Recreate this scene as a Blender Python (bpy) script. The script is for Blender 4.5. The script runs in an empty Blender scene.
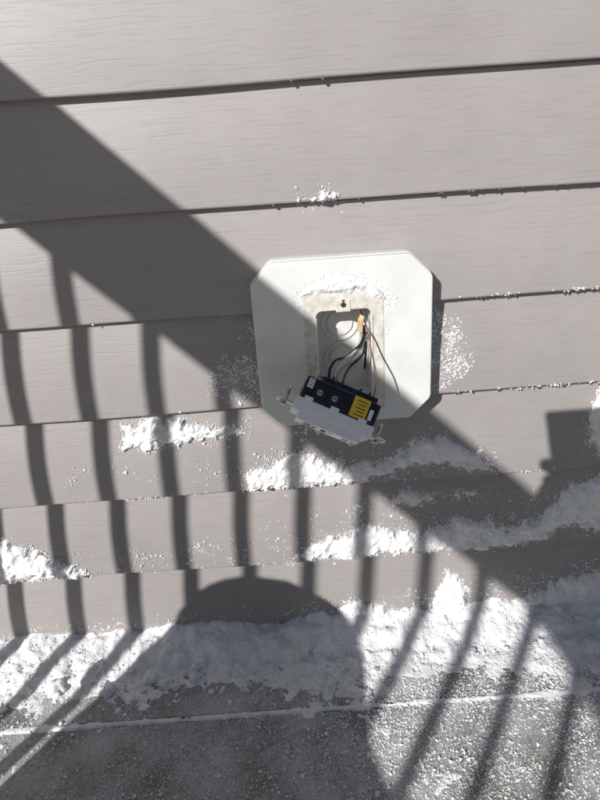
import bpy, math, random, bmesh
import numpy as np
from mathutils import Vector, Matrix, noise
random.seed(4)
S=bpy.context.scene
S.view_settings.view_transform='Standard'
S.view_settings.look='None'
S.view_settings.exposure=0

# ---------------------------------------------------------------- helpers
def link(o,parent=None):
    if o.name not in S.collection.objects: S.collection.objects.link(o)
    if parent: o.parent=parent
    return o
def empty(name):
    e=bpy.data.objects.new(name,None); link(e); e.empty_display_size=.05; return e
def mesh_obj(name,verts,faces,mat=None,parent=None,smooth=False):
    me=bpy.data.meshes.new(name); me.from_pydata([tuple(v) for v in verts],[],faces); me.update()
    if mat: me.materials.append(mat)
    if smooth: me.polygons.foreach_set('use_smooth',[True]*len(me.polygons))
    return link(bpy.data.objects.new(name,me),parent)
def box(name,c,size,mat,parent=None,bev=0.0,M=None,seg=3):
    x,y,z=[s/2 for s in size]
    vs=[(sx*x,sy*y,sz*z) for sx in(-1,1) for sy in(-1,1) for sz in(-1,1)]
    fs=[(0,1,3,2),(4,6,7,5),(0,4,5,1),(2,3,7,6),(0,2,6,4),(1,5,7,3)]
    o=mesh_obj(name,vs,fs,mat,parent)
    if M is None: o.location=c
    else: o.matrix_basis=M@Matrix.Translation(Vector(c))
    if bev>0:
        b=o.modifiers.new('b','BEVEL'); b.width=bev; b.segments=seg
        o.data.polygons.foreach_set('use_smooth',[True]*6)
        wn=o.modifiers.new('w','WEIGHTED_NORMAL'); wn.keep_sharp=True
    return o
def cyl(name,p0,p1,r,mat,parent=None,n=20,r1=None,M=None):
    p0=Vector(p0);p1=Vector(p1); r1=r if r1 is None else r1
    d=(p1-p0).normalized(); a=d.orthogonal().normalized(); b=d.cross(a)
    vs=[];fs=[]
    for p,rr in((p0,r),(p1,r1)):
        for i in range(n):
            t=2*math.pi*i/n; vs.append(p+a*math.cos(t)*rr+b*math.sin(t)*rr)
    for i in range(n): fs.append((i,(i+1)%n,n+(i+1)%n,n+i))
    fs.append(tuple(range(n))[::-1]); fs.append(tuple(range(n,2*n)))
    o=mesh_obj(name,vs,fs,mat,parent,True)
    o.data.polygons[-1].use_smooth=False;o.data.polygons[-2].use_smooth=False
    if M is not None: o.matrix_basis=M
    return o
def tube(name,pts,r,mat,parent=None,M=None):
    cu=bpy.data.curves.new(name,'CURVE'); cu.dimensions='3D'; cu.bevel_depth=r; cu.bevel_resolution=5; cu.resolution_u=14; cu.use_fill_caps=True
    sp=cu.splines.new('BEZIER'); sp.bezier_points.add(len(pts)-1)
    for b,p in zip(sp.bezier_points,pts):
        b.co=p; b.handle_left_type='AUTO'; b.handle_right_type='AUTO'
    cu.materials.append(mat)
    o=link(bpy.data.objects.new(name,cu),parent)
    if M is not None:o.matrix_basis=M
    return o
def vnoise(x,y,seed=0):
    xi=np.floor(x).astype(np.int64); yi=np.floor(y).astype(np.int64)
    xf=x-xi; yf=y-yi
    def h(a,b):
        n=(a*374761393+b*668265263+seed*1442695041)&0xffffffff
        n=((n^(n>>13))*1274126177)&0xffffffff
        n=(n^(n>>16))&0xffffffff
        return n/4294967295.0
    u=xf*xf*(3-2*xf); v=yf*yf*(3-2*yf)
    return (h(xi,yi)*(1-u)+h(xi+1,yi)*u)*(1-v)+(h(xi,yi+1)*(1-u)+h(xi+1,yi+1)*u)*v
def fbm(x,y,sc,octv=4,seed=0,gain=.5):
    s=np.zeros_like(x);a=1;t=0
    for i in range(octv):
        s+=a*(vnoise(x*sc+17.3*i+100,y*sc+9.1*i+100,seed+i)-.5)*2; t+=a; a*=gain; sc*=2.03
    return s/t
def np_mesh(name,co,F,mat,parent,smooth=True):
    k=F.shape[1]
    me=bpy.data.meshes.new(name)
    me.vertices.add(len(co)); me.vertices.foreach_set('co',co.astype(np.float32).ravel())
    me.loops.add(F.size); me.loops.foreach_set('vertex_index',F.ravel().astype(np.int32))
    me.polygons.add(len(F)); me.polygons.foreach_set('loop_start',np.arange(0,F.size,k,dtype=np.int32))
    me.polygons.foreach_set('loop_total',np.full(len(F),k,dtype=np.int32))
    me.update(calc_edges=True); me.validate()
    me.polygons.foreach_set('use_smooth',[smooth]*len(me.polygons))
    me.materials.append(mat)
    return link(bpy.data.objects.new(name,me),parent)
rng=np.random.default_rng(7)
OCT=np.array([(1,0,0),(-1,0,0),(0,1,0),(0,-1,0),(0,0,1),(0,0,-1)],float)
OF=np.array([(0,2,4),(2,1,4),(1,3,4),(3,0,4),(2,0,5),(1,2,5),(3,1,5),(0,3,5)])
def grains(name,cen,rad,mat,parent):
    n=len(cen)
    q=rng.normal(size=(n,3,3)); 
    Q,_=np.linalg.qr(q)
    sc=rng.uniform(.45,1.5,size=(n,6,1))
    v=(OCT[None]*sc)@Q*rad[:,None,None]+cen[:,None,:]
    F=(OF[None]+6*np.arange(n)[:,None,None]).reshape(-1,3)
    np_mesh(name,v.reshape(-1,3),F,mat,parent,False)

# ---------------------------------------------------------------- materials
def newmat(name):
    m=bpy.data.materials.new(name); m.use_nodes=True
    nt=m.node_tree; b=nt.nodes['Principled BSDF']; return m,nt,b
def simple(name,col,rough=.5,metal=0.0,var=.08,scale=60,bump=0.0,bscale=300):
    m,nt,b=newmat(name); N=nt.nodes;L=nt.links
    tc=N.new('ShaderNodeTexCoord'); no=N.new('ShaderNodeTexNoise'); no.inputs['Scale'].default_value=scale; no.inputs['Detail'].default_value=4
    L.new(tc.outputs['Object'],no.inputs['Vector'])
    r=N.new('ShaderNodeValToRGB'); r.color_ramp.elements[0].position=.3; r.color_ramp.elements[1].position=.7
    r.color_ramp.elements[0].color=tuple(c*(1-var) for c in col)+(1,); r.color_ramp.elements[1].color=tuple(min(1,c*(1+var)) for c in col)+(1,)
    L.new(no.outputs['Fac'],r.inputs['Fac']); L.new(r.outputs['Color'],b.inputs['Base Color'])
    b.inputs['Roughness'].default_value=rough; b.inputs['Metallic'].default_value=metal
    if bump>0:
        n2=N.new('ShaderNodeTexNoise'); n2.inputs['Scale'].default_value=bscale; n2.inputs['Detail'].default_value=3
        L.new(tc.outputs['Object'],n2.inputs['Vector'])
        bp=N.new('ShaderNodeBump'); bp.inputs['Strength'].default_value=bump; bp.inputs['Distance'].default_value=.001
        L.new(n2.outputs['Fac'],bp.inputs['Height']); L.new(bp.outputs['Normal'],b.inputs['Normal'])
    return m

m_sid,nt,b=newmat('vinyl_siding'); N=nt.nodes;L=nt.links
tc=N.new('ShaderNodeTexCoord')
mp=N.new('ShaderNodeMapping'); mp.inputs['Scale'].default_value=(20,30,420); L.new(tc.outputs['Object'],mp.inputs['Vector'])
dn=N.new('ShaderNodeTexNoise'); dn.inputs['Scale'].default_value=13; dn.inputs['Detail'].default_value=1; L.new(tc.outputs['Object'],dn.inputs['Vector'])
mx=N.new('ShaderNodeVectorMath'); mx.operation='MULTIPLY_ADD'; mx.inputs[1].default_value=(0,0,4.5)
L.new(dn.outputs['Color'],mx.inputs[0]); L.new(mp.outputs['Vector'],mx.inputs[2])
gn=N.new('ShaderNodeTexNoise'); gn.inputs['Scale'].default_value=1; gn.inputs['Detail'].default_value=2.5; gn.inputs['Roughness'].default_value=.6
L.new(mx.outputs[0],gn.inputs['Vector'])
gr=N.new('ShaderNodeValToRGB'); gr.color_ramp.elements[0].position=.32; gr.color_ramp.elements[1].position=.48
L.new(gn.outputs['Fac'],gr.inputs['Fac'])
bp=N.new('ShaderNodeBump'); bp.inputs['Strength'].default_value=.30; bp.inputs['Distance'].default_value=.0004
L.new(gr.outputs['Color'],bp.inputs['Height']); L.new(bp.outputs['Normal'],b.inputs['Normal'])
bn=N.new('ShaderNodeTexNoise'); bn.inputs['Scale'].default_value=5; bn.inputs['Detail'].default_value=7; bn.inputs['Roughness'].default_value=.68; L.new(tc.outputs['Object'],bn.inputs['Vector'])
cr=N.new('ShaderNodeValToRGB'); cr.color_ramp.elements[0].position=.3; cr.color_ramp.elements[1].position=.7
cr.color_ramp.elements[0].color=(.292,.272,.264,1); cr.color_ramp.elements[1].color=(.350,.328,.319,1)
L.new(bn.outputs['Fac'],cr.inputs['Fac'])
mm=N.new('ShaderNodeMixRGB'); mm.blend_type='MULTIPLY'; mm.inputs[0].default_value=.08
L.new(cr.outputs['Color'],mm.inputs[1]); L.new(gr.outputs['Color'],mm.inputs[2]); L.new(mm.outputs[0],b.inputs['Base Color'])
b.inputs['Roughness'].default_value=.5

m_snow,nt,b=newmat('snow'); N=nt.nodes;L=nt.links
tc=N.new('ShaderNodeTexCoord')
a=N.new('ShaderNodeTexNoise'); a.inputs['Scale'].default_value=520; a.inputs['Detail'].default_value=3; a.inputs['Roughness'].default_value=.7; L.new(tc.outputs['Object'],a.inputs['Vector'])
bp=N.new('ShaderNodeBump'); bp.inputs['Strength'].default_value=.7; bp.inputs['Distance'].default_value=.002
L.new(a.outputs['Fac'],bp.inputs['Height']); L.new(bp.outputs['Normal'],b.inputs['Normal'])
c=N.new('ShaderNodeTexNoise'); c.inputs['Scale'].default_value=60; c.inputs['Detail'].default_value=4; L.new(tc.outputs['Object'],c.inputs['Vector'])
r=N.new('ShaderNodeValToRGB'); r.color_ramp.elements[0].color=(.75,.76,.79,1); r.color_ramp.elements[1].color=(.90,.90,.90,1)
r.color_ramp.elements[0].position=.3; r.color_ramp.elements[1].position=.6
L.new(c.outputs['Fac'],r.inputs['Fac']); L.new(r.outputs['Color'],b.inputs['Base Color'])
b.inputs['Roughness'].default_value=.6

m_deck,nt,b=newmat('frosty_deck_board'); N=nt.nodes;L=nt.links
tc=N.new('ShaderNodeTexCoord')
a=N.new('ShaderNodeTexNoise'); a.inputs['Scale'].default_value=600; a.inputs['Detail'].default_value=4; a.inputs['Roughness'].default_value=.8; L.new(tc.outputs['Object'],a.inputs['Vector'])
a2=N.new('ShaderNodeTexNoise'); a2.inputs['Scale'].default_value=11; a2.inputs['Detail'].default_value=7; a2.inputs['Roughness'].default_value=.7; L.new(tc.outputs['Object'],a2.inputs['Vector'])
ad=N.new('ShaderNodeMath'); ad.operation='MULTIPLY_ADD'; ad.inputs[1].default_value=.75; L.new(a2.outputs['Fac'],ad.inputs[0]); L.new(a.outputs['Fac'],ad.inputs[2])
r=N.new('ShaderNodeValToRGB'); r.color_ramp.elements[0].position=.74; r.color_ramp.elements[1].position=1.0
r.color_ramp.elements[0].color=(.150,.145,.130,1); r.color_ramp.elements[1].color=(.55,.55,.55,1)
L.new(ad.outputs[0],r.inputs['Fac']); L.new(r.outputs['Color'],b.inputs['Base Color'])
bp=N.new('ShaderNodeBump'); bp.inputs['Strength'].default_value=.7; bp.inputs['Distance'].default_value=.001
L.new(a.outputs['Fac'],bp.inputs['Height']); L.new(bp.outputs['Normal'],b.inputs['Normal']); b.inputs['Roughness'].default_value=.7

m_block=simple('white_vinyl_block',(.69,.70,.675),.45,var=.05,scale=30,bump=.15,bscale=500)
m_ring=simple('cream_gasket',(.61,.59,.53),.6,var=.2,scale=110,bump=.5,bscale=350)
m_box=simple('grey_plastic_box',(.70,.70,.68),.45,var=.06)
m_greyw=simple('grey_wire_sheath',(.35,.35,.34),.4)
m_navy=simple('navy_plastic',(.005,.006,.018),.3,var=.2)
m_white=simple('white_plastic',(.76,.78,.80),.3,var=.02)
m_yellow=simple('yellow_label',(.72,.52,.03),.5,var=.05)
m_black=simple('black_wire',(.012,.012,.012),.35)
m_whitew=simple('white_wire',(.45,.45,.44),.4)
m_copper=simple('copper_wire',(.34,.20,.13),.45,metal=.8)
m_steel=simple('galvanised_steel',(.62,.61,.58),.35,metal=.9)
m_tan=simple('tan_paper',(.50,.37,.21),.7,var=.2)
m_dark=simple('dark_hole',(.03,.022,.018),.8)
m_rail=simple('painted_rail',(.35,.34,.33),.5)
m_bal=simple('dark_metal_baluster',(.03,.03,.03),.4,metal=.3)
m_jacket=simple('jacket_cloth',(.04,.06,.12),.85,bump=.4)
m_pants=simple('trouser_cloth',(.05,.05,.06),.9,bump=.4)
m_skin=simple('skin',(.55,.34,.25),.5)
m_wool=simple('wool_hat',(.12,.03,.03),.95,bump=.8)
m_boot=simple('boot_leather',(.06,.035,.02),.6)
m_phone=simple('phone_case',(.02,.02,.022),.3)
m_ice=simple('ice',(.12,.12,.125),.08)
m_ground=simple('snowy_ground',(.78,.79,.82),.8,var=.06,scale=.5,bump=.5,bscale=4)

# ---------------------------------------------------------------- siding wall
s=.114; Z0=.6857
HX0,HX1,HZ0,HZ1=.021,.0855,.355,.463
def face_y(f): return .0115*f - .0028*math.sin(math.pi*f)
def siding_y(z):
    k=np.ceil((Z0-z)/s-1e-9); zb=Z0-k*s; f=(z-zb)/s
    return .0115*f-.0028*np.sin(np.pi*f)
prof=[]
K=list(range(6,-17,-1))
for k in K:
    zb=Z0-k*s
    prof+= [(.0125,zb+.0002),(.0022,zb+.0002),(.0007,zb+.0008),(.0001,zb+.0022)]
    fs=[.05+i*.95/9 for i in range(10)]
    zs=[zb+f*s for f in fs]
    for hz in (HZ0,HZ1):
        if zb+.01<hz<zb+s-.004: zs.append(hz)
    zs=sorted(zs)
    for z in zs:
        if z>=zb+s-1e-6: z=zb+s-.0001
        prof.append((face_y((z-zb)/s),z))
xs=sorted(list(np.arange(-3,-.6,.1))+list(np.arange(-.6,.601,.02))+list(np.arange(.7,3.01,.1))+[HX0,HX1])
verts=[];faces=[]
P=len(prof)
for i,x in enumerate(xs):
    for j,(y,z) in enumerate(prof):
        k=math.ceil((Z0-z)/s-1e-6)
        wob=.0007*math.sin(x*7+k*2.1)+.0004*math.sin(x*17+k*5)
        verts.append((x,y+wob*.8,z+wob))
for i in range(len(xs)-1):
    for j in range(P-1):
        xc=(xs[i]+xs[i+1])/2; zc=(prof[j][1]+prof[j+1][1])/2
        if HX0-1e-4<xc<HX1+1e-4 and HZ0-1e-4<zc<HZ1+1e-4: continue
        a0=i*P+j; faces.append((a0,a0+P,a0+P+1,a0+1))
house=empty('house_wall')
sid=mesh_obj('siding',verts,faces,m_sid,house)
box('wall_core',(0,.2,1.25),(6,.22,2.6),m_rail,house)
box('skirt_board',(0,.05,-.3),(6,.05,.55),m_rail,house)

# ---------------------------------------------------------------- deck
deck=empty('deck')
gap0=.132
edges=[(0.03,-(gap0-.003))]
d=gap0+.003
while d<2.6:
    edges.append((-d,-(d+.137))); d+=.143
for i,(ya,yb) in enumerate(edges):
    box('board_%d'%i,(0.3,(ya+yb)/2,-.0125),(6.2,abs(yb-ya),.025),m_deck,deck,bev=.003)
for x in np.arange(-2.6,3.3,.4):
    box('joist',(float(x),-1.3,-.115),(.04,2.7,.18),m_rail,deck)
gnd=mesh_obj('ground',[(-400,-400,-.6),(400,-400,-.6),(400,400,-.6),(-400,400,-.6)],[(0,1,2,3)],m_ground)

# ---------------------------------------------------------------- railing
AZ=.65; EL=.616
rail=empty('deck_railing')
h=1.07; Xr=-.2606-(h-.722)/.948; W=.14; th=.052
Xc=Xr-W/2
box('cap_rail',(Xc,-1.22,h-th/2),(W,2.44,th),m_rail,rail,bev=.004)
box('bottom_rail',(Xc,-1.22,.09),(.04,2.4,.035),m_rail,rail,bev=.003)
n=0
for i in range(-3,15):
    Xs=-.330+.08*i
    dd=(Xs-Xc)/AZ
    if .03<dd<2.4:
        cyl('baluster_%d'%n,(Xc,-dd,.09),(Xc,-dd,h-th),.0098,m_bal,rail,n=16); n+=1
box('post',(Xc,-2.44,.5),(.09,.09,1.1),m_rail,rail,bev=.004)

# ---------------------------------------------------------------- mounting block
blk=empty('electrical_mounting_block')
def plate(name,outer,inner,y0,y1,bev,mat,parent):
    cu=bpy.data.curves.new(name,'CURVE'); cu.dimensions='2D'; cu.fill_mode='BOTH'
    for pts in ([outer]+([inner] if inner else [])):
        sp=cu.splines.new('POLY'); sp.points.add(len(pts)-1)
        for p,q in zip(sp.points,pts): p.co=(q[0],q[1],0,1)
        sp.use_cyclic_u=True
    cu.extrude=abs(y1-y0)/2-bev; cu.bevel_depth=bev; cu.bevel_resolution=3; cu.offset=-bev
    cu.materials.append(mat)
    o=bpy.data.objects.new(name,cu); link(o,parent)
    o.rotation_euler=(math.radians(90),0,0); o.location=(0,(y0+y1)/2,0)
    return o
def rrect(x0,x1,z0,z1,r,n=6):
    pts=[]
    for cx,cz,a0 in((x1-r,z1-r,0),(x0+r,z1-r,90),(x0+r,z0+r,180),(x1-r,z0+r,270)):
        for i in range(n+1):
            t=math.radians(a0+90*i/n); pts.append((cx+r*math.cos(t),cz+r*math.sin(t)))
    return pts
def octo(x0,x1,z0,z1,c):
    base=[(x0+c,z0),(x1-c,z0),(x1,z0+c),(x1,z1-c),(x1-c,z1),(x0+c,z1),(x0,z1-c),(x0,z0+c)]
    out=[];n=len(base);r=.004
    for i in range(n):
        p=Vector(base[i]);a=Vector(base[i-1]);b_=Vector(base[(i+1)%n])
        pa=p+(a-p).normalized()*r; pb=p+(b_-p).normalized()*r
        for t in(0,.33,.66,1): out.append(tuple((1-t)**2*pa+2*t*(1-t)*p+t*t*pb))
    return out
BX0,BX1,BZ0,BZ1=-.044,.150,.328,.516
plate('flange',octo(BX0-.001,BX1+.001,BZ0-.001,BZ1+.001,.024),rrect(.0195,.087,.3535,.4645,.005),-.015,.010,.002,m_block,blk)
plate('face',octo(BX0,BX1,BZ0,BZ1,.0238),rrect(.0192,.0873,.3532,.4648,.005),-.0245,-.0145,.0016,m_block,blk)
plate('gasket',rrect(.010,.097,.343,.480,.004),rrect(.0235,.0835,.358,.461,.007),-.0254,-.0232,.0008,m_ring,blk)
x0,x1,z0,z1,ya,yb=.0225,.0845,.3565,.4625,-.0238,.014
v=[(x0,ya,z0),(x1,ya,z0),(x1,ya,z1),(x0,ya,z1),(x0+.001,yb,z0+.001),(x1-.001,yb,z0+.001),(x1-.001,yb,z1-.001),(x0+.001,yb,z1-.001)]
ib=mesh_obj('outlet_box',v,[(0,1,5,4),(1,2,6,5),(2,3,7,6),(3,0,4,7),(4,5,6,7)],m_box,blk)
sm=ib.modifiers.new('s','SOLIDIFY'); sm.thickness=.0015; sm.offset=0
def ring(name,c,R,r,mat,parent,axis='Y'):
    vs=[];fs=[];A=40;B=10
    for i in range(A):
        for j in range(B):
            t=2*math.pi*i/A;p=2*math.pi*j/B
            vs.append((c[0]+(R+r*math.cos(p))*math.cos(t),c[1]+r*.7*math.sin(p),c[2]+(R+r*math.cos(p))*math.sin(t)))
            fs.append((i*B+j,((i+1)%A)*B+j,((i+1)%A)*B+(j+1)%B,i*B+(j+1)%B))
    return mesh_obj(name,vs,fs,mat,parent,True)
cyl('knockout_disc',(.052,yb,.437),(.052,yb-.0026,.437),.0145,m_box,blk,n=40)
ring('knockout_ring',(.052,yb-.001,.437),.0200,.0018,m_box,blk)
ring('knockout_ring_low',(.052,yb-.001,.394),.0185,.0018,m_box,blk)
cyl('knockout_disc_low',(.052,yb,.394),(.052,yb-.0026,.394),.013,m_box,blk,n=40)
box('screw_tab_top',(.0535,-.0245,.4655),(.016,.0038,.013),m_ring,blk,bev=.001)
cyl('screw_hole',(.0535,-.0270,.467),(.0535,-.0260,.467),.0028,m_dark,blk)
cyl('screw_rust',(.0535,-.0272,.4715),(.0535,-.0260,.4715),.0014,m_copper,blk)
box('box_side_lip',(.0836,-.0252,.409),(.0022,.003,.09),m_box,blk,bev=.0006)
box('box_side_lip',(.0234,-.0252,.409),(.0018,.003,.09),m_box,blk,bev=.0006)

# ---------------------------------------------------------------- receptacle hanging from the wires
rec=empty('electrical_outlet')
e1=Vector((.90,-.14,-.44)).normalized()
e3=Vector((-.30,-.48,-.80)); e3=(e3-e1*e3.dot(e1)).normalized()
e2=e3.cross(e1).normalized()
C=Vector((.0310,-.095,.3675))
R=Matrix((( e1.x,e2.x,e3.x,C.x),(e1.y,e2.y,e3.y,C.y),(e1.z,e2.z,e3.z,C.z),(0,0,0,1)))
rec.matrix_world=R
sg=1 if e2.y<0 else -1
box('rear_body',(.001,0,-.0165),(.080,.041,.023),m_navy,rec,bev=.0022)
box('rear_step',(.006,0,-.0305),(.060,.034,.007),m_navy,rec,bev=.0015)
for sx in(-.014,-.004,.016,.026): box('rear_rib',(sx,0,-.0345),(.0022,.034,.004),m_black,rec,bev=.0006)
box('front_housing',(0,0,.0025),(.084,.044,.0145),m_white,rec,bev=.0024)
box('decora_face',(0,0,.0128),(.068,.034,.0080),m_white,rec,bev=.0015)
box('strap',(0,0,.0030),(.102,.018,.0018),m_steel,rec,bev=.0004)
for sx in(-1,1):
    for yy in(-.0058,.0058):
        ro=ring('strap_ear',(0,0,0),.0048,.0022,m_steel,rec); ro.matrix_basis=Matrix.Translation((sx*.0535,yy,.003))@Matrix.Rotation(math.radians(90),4,'X')
    cyl('mount_screw',(sx*.051,0,-.014),(sx*.051,0,.006),.0018,m_steel,rec,n=10)
    cyl('screw_head',(sx*.051,0,.006),(sx*.051,0,.0078),.0036,m_steel,rec,n=16)
box('label',(.021,sg*.0208,-.0165),(.017,.0006,.0215),m_yellow,rec)
for i in range(5): box('label_text',(.0215+.001*(i%2),sg*.0213,-.009-.0036*i),(.011-.003*(i%2),.0003,.0008),m_black,rec)
box('label_white',(.0335,sg*.0208,-.014),(.004,.0006,.011),m_white,rec)
box('label_white',(-.0335,sg*.0208,-.021),(.006,.0006,.010),m_white,rec)
for i in range(3): box('label_text',(-.0335,sg*.0213,-.0185-.003*i),(.004,.0003,.0007),m_black,rec)
for sx in (-.022,-.006):
    box('terminal_recess',(sx,sg*.0206,-.015),(.011,.0012,.013),m_black,rec,bev=.0005)
    cyl('terminal_screw',(sx,sg*.019,-.015),(sx,sg*.0222,-.015),.0030,m_greyw,rec,n=18)
    box('terminal_slot',(sx,sg*.0224,-.015),(.005,.0004,.0008),m_dark,rec)
    cyl('terminal_screw',(sx,-sg*.019,-.016),(sx,-sg*.0225,-.016),.0038,m_copper,rec,n=18)
for sx in(-.030,-.002,.028): box('release_tab',(sx,sg*.0215,-.0045),(.009,.003,.006),m_white,rec,bev=.0008)
box('sticker_white',(-.024,0,-.0345),(.010,.02,.0006),m_white,rec)
for sx in(-.021,.021):
    for yy in(-.006,.006): box('slot',(sx,yy,.0169),(.007,.0018,.0006),m_dark,rec)
    cyl('ground_slot',(sx+.008,0,.0166),(sx+.008,0,.0172),.0024,m_dark,rec,n=14)
box('test_button',(-.003,0,.0172),(.005,.013,.0014),m_black,rec,bev=.0004)
box('reset_button',(.004,0,.0172),(.005,.013,.0014),m_white,rec,bev=.0004)

wir=empty('electrical_wires')
def RP(a,b_,c_):
    v=R@Vector((a,b_,c_)); return (v.x,v.y,v.z)
tube('bare_copper',[(.076,.012,.45),(.0765,-.01,.447),(.0780,-.033,.438),(.0800,-.050,.418),(.081,-.070,.398),RP(.036,0,-.02)],.0009,m_copper,wir)
tube('white_wire_a',[(.076,.013,.41),(.074,-.005,.428),(.072,-.028,.432),(.062,-.045,.420),(.045,-.060,.413),(.037,-.074,.402),RP(-.004,-.006,-.030)],.0016,m_whitew,wir)
tube('grey_wire',[(.078,.013,.40),(.076,-.005,.424),(.073,-.03,.424),(.060,-.046,.411),(.046,-.058,.405),(.040,-.07,.397),RP(.002,-.010,-.030)],.0015,m_greyw,wir)
tube('black_wire',[(.079,.013,.42),(.077,-.01,.437),(.073,-.033,.429),(.054,-.050,.417),(.038,-.064,.416),(.032,-.076,.402),RP(-.008,.006,-.030)],.0016,m_black,wir)
tube('black_wire_b',[(.079,.010,.38),(.078,-.015,.420),(.071,-.038,.413),(.055,-.052,.404),RP(-.002,.008,-.030)],.0014,m_black,wir)
v=[(.0665,-.030,.438),(.0720,-.033,.436),(.0735,-.036,.452),(.0675,-.033,.451),(.0705,-.032,.457),(.0745,-.036,.455)]
f=mesh_obj('paper_sheath',v,[(0,1,2,3),(3,2,5,4)],m_tan,wir); sm=f.modifiers.new('s','SOLIDIFY'); sm.thickness=.002
sb=f.modifiers.new('b','BEVEL'); sb.width=.0006

# ---------------------------------------------------------------- snow clinging on the wall
snow=empty('snow')
st=.0013
gx=np.arange(-.62,.62,st); gz=np.arange(.003,.60,st)
X,Z=np.meshgrid(gx,gz,indexing='ij')
P_=[
 ([-.215,-.19,-.15,-.11,-.072],[.324,.336,.333,.320,.315],[.304,.296,.300,.304,.309]),
 ([-.62,-.50,-.40,-.35,-.305],[.17,.185,.178,.160,.125],[.114]*5),
 ([-.075,-.04,0,.05,.10,.15,.19,.235],[.256,.271,.280,.260,.256,.294,.280,.245],[.232,.229,.229,.231,.238,.250,.244,.235]),
 ([.105,.13,.17,.225],[.205,.209,.203,.202],[.192,.192,.195,.198]),
 ([-.02,.03,.08,.14,.20,.26,.30,.34,.40,.62],[.130,.152,.166,.146,.166,.146,.163,.200,.215,.19],[.1145,.1145,.117,.118,.1145,.1155,.126,.145,.13,.1145]),
 ([.165,.185,.215],[.045,.084,.052],[0,0,0]),
 ([.235,.30,.38,.62],[.026,.034,.064,.05],[.01]*4),
 ([.03,.06,.10],[.033,.046,.030],[.01,.01,.01]),
 ([.348,.365,.40,.62],[.295,.340,.36,.33],[.265,.25,.24,.24]),
 ([.014,.035,.058],[.576,.578,.5755],[.5735,.5735,.5735]),
 ([-.005,.015,.042],[.312,.318,.310],[.300,.298,.302]),
 ([.060,.066,.074],[.196,.200,.196],[.186,.184,.188]),
]
def field(x,z,plist):
    big=np.full_like(x,-1.0)
    for xp,zt,zb in plist:
        t=np.interp(x,xp,zt); bt=np.interp(x,xp,zb); dx=np.minimum(x-xp[0],xp[-1]-x)
        big=np.maximum(big,np.minimum(np.minimum(t-z,z-bt),dx))
    return big
def dist_f(x,z):
    return field(x,z,P_)+.014*fbm(x,z,46,5,3,.70)+.007*fbm(x,z,150,3,11,.6)-.0020
dist=dist_f(X,Z)
n2=fbm(X,Z,150,4,11,.6); n3=fbm(X,Z,420,2,23,.6)
Hh=np.clip(dist*.80,-.004,.0060)+.0034*fbm(X,Z,75,3,29)*(dist>0)+.0020*n2*(dist>0)+.0012*n3
Hh=np.where(dist>0,np.maximum(Hh,.0006),-.004)
inside=(X>BX0)&(X<BX1)&(Z>BZ0)&(Z<BZ1)
Hh=np.where(inside,-.004,Hh)
Y=siding_y(Z)-Hh
def grid_mesh(name,Vx,Vy,Vz,keep,mat,parent):
    nx,nz=Vx.shape
    idx=np.arange(nx*nz).reshape(nx,nz)
    a=idx[:-1,:-1];b_=idx[1:,:-1];c_=idx[1:,1:];d_=idx[:-1,1:]
    k=(keep[:-1,:-1]|keep[1:,:-1]|keep[1:,1:]|keep[:-1,1:])
    F=np.stack([a[k],b_[k],c_[k],d_[k]],1)
    used,inv=np.unique(F.ravel(),return_inverse=True)
    F=inv.reshape(-1,4)
    co=np.stack([Vx.ravel()[used],Vy.ravel()[used],Vz.ravel()[used]],1)
    return np_mesh(name,co,F,mat,parent)
JX=X+(vnoise(X*900,Z*900,71)-.5)*.0012
grid_mesh('wall_snow',JX,Y,Z,Hh>0,m_snow,snow)
FR=[([.152,.165,.19,.205],[.455,.450,.43,.40],[.35,.352,.36,.375],.9),
    ([-.105,-.08,-.055,-.042],[.385,.42,.44,.45],[.365,.352,.35,.345],.9),
    ([-.30,-.2,-.06,.10,.24],[.29,.29,.28,.28,.26],[.255,.25,.24,.232,.232],.14),
    ([-.34,-.2,.0,.30,.45],[.16,.15,.19,.20,.22],[.116]*5,.14),
    ([-.62,-.3,.0,.3,.6],[.05,.04,.05,.08,.09],[.0]*5,.28)]
nc=420000
cx=rng.uniform(-.5,.5,nc); cz=rng.uniform(.0,.6,nc)
dd=dist_f(cx,cz)
pr=np.where(dd>-.014,np.exp(dd.clip(-1,0)/.0034)*.75,0)*np.where(cz>.56,.35,1)
cl=np.clip(.5+1.5*fbm(cx,cz,55,4,51,.65),0,1)
for xp,zt,zb,w_ in FR:
    f_=field(cx,cz,[(xp,zt,zb)])
    core=np.clip((f_+.004)/.014,0,1)
    pr=np.maximum(pr,core*w_*cl**1.6)
# a little frost caught on each lip
kk=np.round((Z0-cz)/s); dz_=cz-(Z0-kk*s)
pr=np.maximum(pr,np.where((dz_>0)&(dz_<.0035)&(kk>=2),.30*np.clip(1.6*fbm(cx,kk*3.1,18,4,161,.6)+.1,0,1),0))
pr=np.where((cx>BX0)&(cx<BX1)&(cz>BZ0)&(cz<BZ1),0,pr)
pick=(rng.uniform(size=nc)<pr)&(dd<.004)
cx=cx[pick];cz=cz[pick]
rad=np.exp(rng.normal(math.log(.00072),.42,len(cx))).clip(.0003,.0024)
grains('wall_snow_grains',np.stack([cx,siding_y(cz)-rad*.3,cz],1),rad,m_snow,snow)

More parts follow.
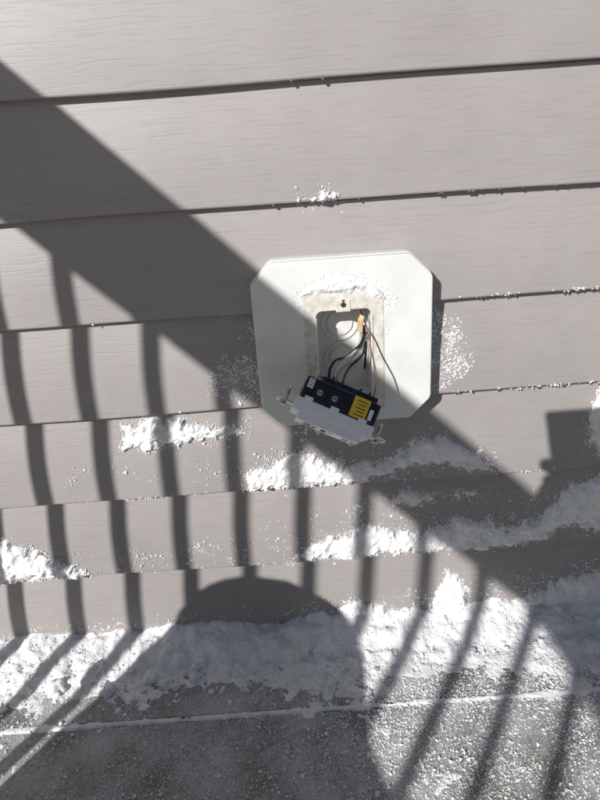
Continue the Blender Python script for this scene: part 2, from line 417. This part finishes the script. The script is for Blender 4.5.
st2=.0009
gx=np.arange(.0,.11,st2); gz=np.arange(.455,.51,st2)
X2,Z2=np.meshgrid(gx,gz,indexing='ij')
top=np.interp(X2,[.006,.02,.045,.07,.085,.101],[.484,.491,.498,.495,.489,.472]); bot=np.interp(X2,[.006,.02,.05,.08,.101],[.474,.479,.4815,.479,.466])
dd2=np.minimum(np.minimum(top-Z2,Z2-bot),np.minimum(X2-.006,.101-X2))+.006*fbm(X2,Z2,70,4,5,.6)
H2=np.where(dd2>0,np.clip(dd2*.7,.0004,.0035)+.0008*fbm(X2,Z2,300,2,8),-.003)
grid_mesh('block_snow',X2,-.0247-H2,Z2,H2>0,m_snow,snow)
n_=3600
cx=rng.uniform(.0,.112,n_);cz=rng.uniform(.40,.505,n_)
t_=np.interp(cx,[.0,.02,.045,.07,.085,.108],[.484,.493,.500,.498,.492,.474])
pr=np.where(np.abs(cz-(t_-.009))<.012,.6,0)+np.where((np.abs(cx-.1005)<.0022)&(cz<.485)&(cz>.43),.8,0)+np.where(np.abs(cz-.4795)<.003,.3,0)*(cx>.01)*(cx<.098)
pk=rng.uniform(size=n_)<pr; cx=cx[pk];cz=cz[pk]
rad=rng.uniform(.0003,.0010,len(cx))
grains('block_snow_grains',np.stack([cx,-.0247-rad*.3+0*cx,cz],1),rad,m_snow,snow)

# snow bank and frost on the deck
st3=.0021
gx=np.arange(-.75,.75,st3); gd=np.arange(-.004,.46,st3)
X3,D3=np.meshgrid(gx,gd,indexing='ij')
def deckH(X3,D3):
    w=.054+.014*fbm(X3,D3*0,9,3,61)+.010*fbm(X3,D3,30,3,66)+np.interp(X3,[-.4,-.2,0,.3],[.022,.010,.002,-.004])
    t=np.clip(1-D3/w,0,1)
    bank=.018*np.power(t,.8)*(1+.5*fbm(X3,D3*0,16,3,81))
    lump=np.abs(fbm(X3,D3,30,4,91,.55))*.012
    cov=np.interp(D3,[0,.05,.075,.10,.132,.16,.46],[1,.80,.45,.15,.02,-.14,-.22])+.50*fbm(X3,D3,17,5,111,.68)+np.interp(X3,[-.35,-.15,.05,.25],[.05,-.04,.0,.08])
    return bank,lump,cov
bank,lump,cov=deckH(X3,D3)
fine=.0016*fbm(X3,D3,190,3,95,.65)
H3=bank+(lump+.001)*np.clip(cov*1.5,0,1)+fine*np.clip(cov*3,0,1)-.0012*(cov<.12)-.0005
cw=.0036+.0022*fbm(X3,D3*0,60,3,121)+.0018*fbm(X3,D3*0,14,2,124)
ln=np.abs(D3-.132-.0010*fbm(X3,D3*0,50,2,129))
H3=np.where(ln<cw,np.maximum(H3,.0012+.0008*fbm(X3,D3,260,2,127)-.0006*(ln/.005)),H3)
grid_mesh('deck_snow',X3+(vnoise(X3*900,D3*900,131)-.5)*.0015,-D3,H3,H3>0,m_snow,snow)
nc=330000
cx=rng.uniform(-.5,.52,nc); cd=.45*rng.uniform(size=nc)**1.05
b_,l_,c_=deckH(cx,cd)
cl=np.clip(.5+1.3*fbm(cx,cd,22,4,151,.65),0,1)
pr=np.interp(cd,[0,.05,.09,.125,.14,.2,.45],[.25,.4,.55,.45,.38,.34,.34])*(.2+.8*cl)*np.interp(cx,[-.4,-.1,.05,.3],[.36,.30,.8,1.1])
hz=np.where(c_>.0,b_+(l_+.001)*np.clip(c_*1.5,0,1),b_)
pk=rng.uniform(size=nc)<pr; cx=cx[pk];cd=cd[pk];hz=hz[pk]
rad=np.exp(rng.normal(math.log(.00075),.42,len(cx))).clip(.0004,.0030)
grains('deck_snow_grains',np.stack([cx,-cd,np.maximum(hz-.0005,0)+rad*.3],1),rad,m_snow,snow)

def clods(name,items,mat,parent,q3=True):
    V=[];F=[]
    for (c,r) in items:
        bm=bmesh.new(); bmesh.ops.create_icosphere(bm,subdivisions=3 if r>.003 else 2,radius=r)
        sd=random.random()*50
        for vv in bm.verts:
            q=vv.co*(1/r)
            if q3:
                vv.co*= 1+.65*noise.noise(q*1.3+Vector((sd,0,0)))+.35*noise.noise(q*3.5+Vector((sd,0,0))); vv.co.z*=.7
            else:
                vv.co.x*=1.5; vv.co.z*=1.2
        o=len(V)
        V+=[tuple(vv.co+Vector(c)) for vv in bm.verts]; F+=[tuple(o+x.index for x in f.verts) for f in bm.faces]
        bm.free()
    return mesh_obj(name,V,F,mat,parent,True)
it=[]
for i in range(150):
    x=random.uniform(-.5,.5); dd_=abs(random.gauss(0,.05))+.010
    r=random.choice([.002,.0025,.003,.004,.005,.006])
    if x<-.1: r*=1.3
    if dd_>.09: r*=.5
    z=.014*max(0,1-dd_/.06)
    it.append(((x,-dd_,z+r*.25),r))
it+=[((-.27,-.085,.004),.009),((-.22,-.07,.005),.008),((-.30,-.06,.008),.013),((-.34,-.075,.006),.011),((-.02,-.05,.008),.011),((.0,-.045,.008),.008)]
clods('snow_clods',it,m_snow,snow)
it=[]
for k,xa,xb,cn in((1,.16,.36,14),(2,.16,.40,12),(3,.15,.40,12),(0,.0,.30,2),(1,-.02,.09,5)):
    for i in range(cn):
        r=random.uniform(.0006,.0015)
        it.append(((random.uniform(xa,xb),.002,Z0-k*s-r*.1),r))
clods('ice_beads',it,m_ice,snow,False)

# ---------------------------------------------------------------- photographer crouching behind the camera
ph=empty('photographer')
def skinned(name,joints,edges,mat,parent,roots=(0,),sub=2):
    me=bpy.data.meshes.new(name); me.from_pydata([j[0] for j in joints],edges,[]); me.update(); me.materials.append(mat)
    o=link(bpy.data.objects.new(name,me),parent)
    sk=o.modifiers.new('skin','SKIN'); sk.use_smooth_shade=True
    for i,j in enumerate(joints):
        rr=j[1]; me.skin_vertices[0].data[i].radius=(rr,rr) if not isinstance(rr,tuple) else rr
        me.skin_vertices[0].data[i].use_root=(i in roots)
    ss=o.modifiers.new('sub','SUBSURF'); ss.levels=sub; ss.render_levels=sub
    return o
skinned('trousers',[((-.45,-1.20,.36),.12),((-.52,-1.02,.385),.105),((-.515,-.83,.415),.105),((-.505,-.64,.445),.085),((-.535,-.655,.28),.125),((-.545,-.70,.12),.105),
  ((-.34,-1.26,.35),.10),((-.20,-1.16,.22),.08),((-.07,-1.06,.085),.062),((-.05,-1.24,.075),.052),((-.03,-1.42,.07),.042),((-.35,-1.31,.46),.12)],
  [(0,1),(1,2),(2,3),(3,4),(4,5),(0,6),(6,7),(7,8),(8,9),(9,10),(0,11)],m_pants,ph)
skinned('boot',[((-.545,-.71,.12),.065),((-.545,-.70,.06),.06),((-.535,-.64,.05),.052),((-.525,-.56,.042),.042)],[(0,1),(1,2),(2,3)],m_boot,ph)
skinned('boot.r',[((-.03,-1.43,.07),.048),((-.03,-1.50,.06),.046),((-.025,-1.50,.14),.04),((-.025,-1.49,.2),.03)],[(0,1),(1,2),(2,3)],m_boot,ph)
skinned('jacket',[((-.33,-1.33,.45),.125),((-.20,-1.36,.60),.135),((-.05,-1.32,.79),.145),((.01,-1.26,.92),.07),
  ((-.15,-1.26,.84),.075),((-.22,-1.02,.71),.056),((-.16,-.80,.66),.042),
  ((.15,-1.24,.84),.075),((.24,-1.02,.68),.056),((.09,-.79,.65),.042)],
  [(0,1),(1,2),(2,3),(2,4),(4,5),(5,6),(2,7),(7,8),(8,9)],m_jacket,ph)
skinned('neck',[((.01,-1.26,.90),.055),((.03,-1.22,1.0),.055)],[(0,1)],m_skin,ph)
def ell(name,c,sz,mat,fn=None):
    bm=bmesh.new(); bmesh.ops.create_uvsphere(bm,u_segments=32,v_segments=20,radius=1)
    for v in bm.verts:
        q=v.co.copy()
        if fn: q=fn(q)
        v.co=Vector((q.x*sz[0]+c[0],q.y*sz[1]+c[1],q.z*sz[2]+c[2]))
    me=bpy.data.meshes.new(name); bm.to_mesh(me); bm.free(); me.materials.append(mat)
    me.polygons.foreach_set('use_smooth',[True]*len(me.polygons)); return link(bpy.data.objects.new(name,me),ph)
def headf(q):
    q=q.copy()
    if q.z<0: q.x*=1+.28*q.z; q.y*=1+.12*q.z
    if q.y>.8 and abs(q.x)<.2 and -.35<q.z<.1: q.y+=.22*(1-abs(q.x)/.2)
    if abs(q.x)>.2 and abs(q.x)<.5 and q.y>.6 and 0<q.z<.25: q.y-=.07
    return q
hx=.035; hy=-.15
ell('head',(hx,-1.035+hy,1.10),(.077,.098,.118),m_skin,headf)
ell('ear',(hx-.078,-1.045+hy,1.095),(.010,.020,.032),m_skin); ell('ear.r',(hx+.078,-1.045+hy,1.095),(.010,.020,.032),m_skin)
ell('eye',(hx-.03,-.951+hy,1.115),(.012,.008,.007),m_white); ell('eye.r',(hx+.03,-.951+hy,1.115),(.012,.008,.007),m_white)
ell('pupil',(hx-.03,-.944+hy,1.114),(.005,.003,.005),m_dark); ell('pupil.r',(hx+.03,-.944+hy,1.114),(.005,.003,.005),m_dark)
ell('mouth',(hx,-.950+hy,1.045),(.024,.008,.006),simple('lips',(.4,.18,.15),.5))
ell('wool_hat',(hx,-1.05+hy,1.155),(.088,.104,.085),m_wool)
th_=math.radians(22.5)
F_=Vector((0,math.cos(th_),-math.sin(th_)));U_=Vector((0,math.sin(th_),math.cos(th_)))
lens=Vector((0,-.6574,.622))
def PP(a,b_,c_): return lens+Vector((a,0,0))+U_*b_-F_*c_
PU=.010
Mp=Matrix.Translation(PP(-.084,PU,.016))@Matrix.Rotation(-th_,4,'X')
box('mobile_phone_body',(0,0,0),(.076,.009,.150),m_phone,ph,bev=.009,M=Mp,seg=4)
box('mobile_phone_screen',(0,-.0049,0),(.066,.0006,.138),m_dark,ph,M=Mp)
def hand(name,sgn,cx,pu):
    J=[];E=[];roots=[]
    def ch(pts):
        b0=len(J); roots.append(b0)
        for p,r_ in pts: J.append((tuple(PP(p[0],p[1]+pu,p[2])),r_))
        for i in range(len(pts)-1): E.append((b0+i,b0+i+1))
    e=cx
    ch([((e+sgn*.050,-.070,.10),.024),((e+sgn*.034,-.045,.060),.028),((e+sgn*.020,-.022,.038),.024),((e+sgn*.014,-.005,.032),.020)])
    for i,(ln,b_) in enumerate(((.9,.012),(1.0,-.008),(.95,-.028),(.78,-.047))):
        ch([((e+sgn*.016,b_,.034),.0092),((e+sgn*.016*ln,b_+.003,.016),.0088),((e+sgn*.006*ln,b_+.003,.0070),.0082),((e-sgn*.012*ln,b_+.002,.0060),.0065)])
    ch([((e+sgn*.020,-.045,.046),.0115),((e+sgn*.002,-.030,.036),.010),((e-sgn*.018,-.018,.031),.0085)])
    skinned(name,J,E,m_skin,ph,roots=tuple(roots),sub=2)
hand('hand',-1,-.116,.005)
hand('hand.r',1,-.044,.045)

# ---------------------------------------------------------------- camera
r=math.radians(4.1)
Xv=Vector((1,0,0))
right=Xv*math.cos(r)-U_*math.sin(r); up=Xv*math.sin(r)+U_*math.cos(r); back=-F_
cam=bpy.data.cameras.new('camera'); co=bpy.data.objects.new('camera',cam); link(co)
co.matrix_world=Matrix(((right.x,up.x,back.x,lens.x),(right.y,up.y,back.y,lens.y),(right.z,up.z,back.z,lens.z),(0,0,0,1)))
cam.sensor_fit='VERTICAL'; cam.sensor_height=24; cam.sensor_width=18; cam.lens=18; cam.clip_start=.02; cam.clip_end=1500
S.camera=co

# ---------------------------------------------------------------- light
Ld=Vector((AZ,1,-EL)).normalized()
el=math.asin(-Ld.z)
sun=bpy.data.lights.new('sun','SUN'); sun.energy=5.0; sun.angle=math.radians(.5); sun.color=(1,.97,.935)
so=bpy.data.objects.new('sun',sun); link(so); so.rotation_euler=Ld.to_track_quat('-Z','Y').to_euler(); so.location=(-3,-4,4)
wd=bpy.data.worlds.new('World'); S.world=wd; wd.use_nodes=True
nt=wd.node_tree; bg=nt.nodes['Background']
sky=nt.nodes.new('ShaderNodeTexSky'); sky.sky_type='NISHITA'; sky.sun_disc=False
sky.sun_elevation=el; sky.sun_rotation=math.atan2(-Ld.x,-Ld.y)
nt.links.new(sky.outputs[0],bg.inputs[0]); bg.inputs[1].default_value=.05
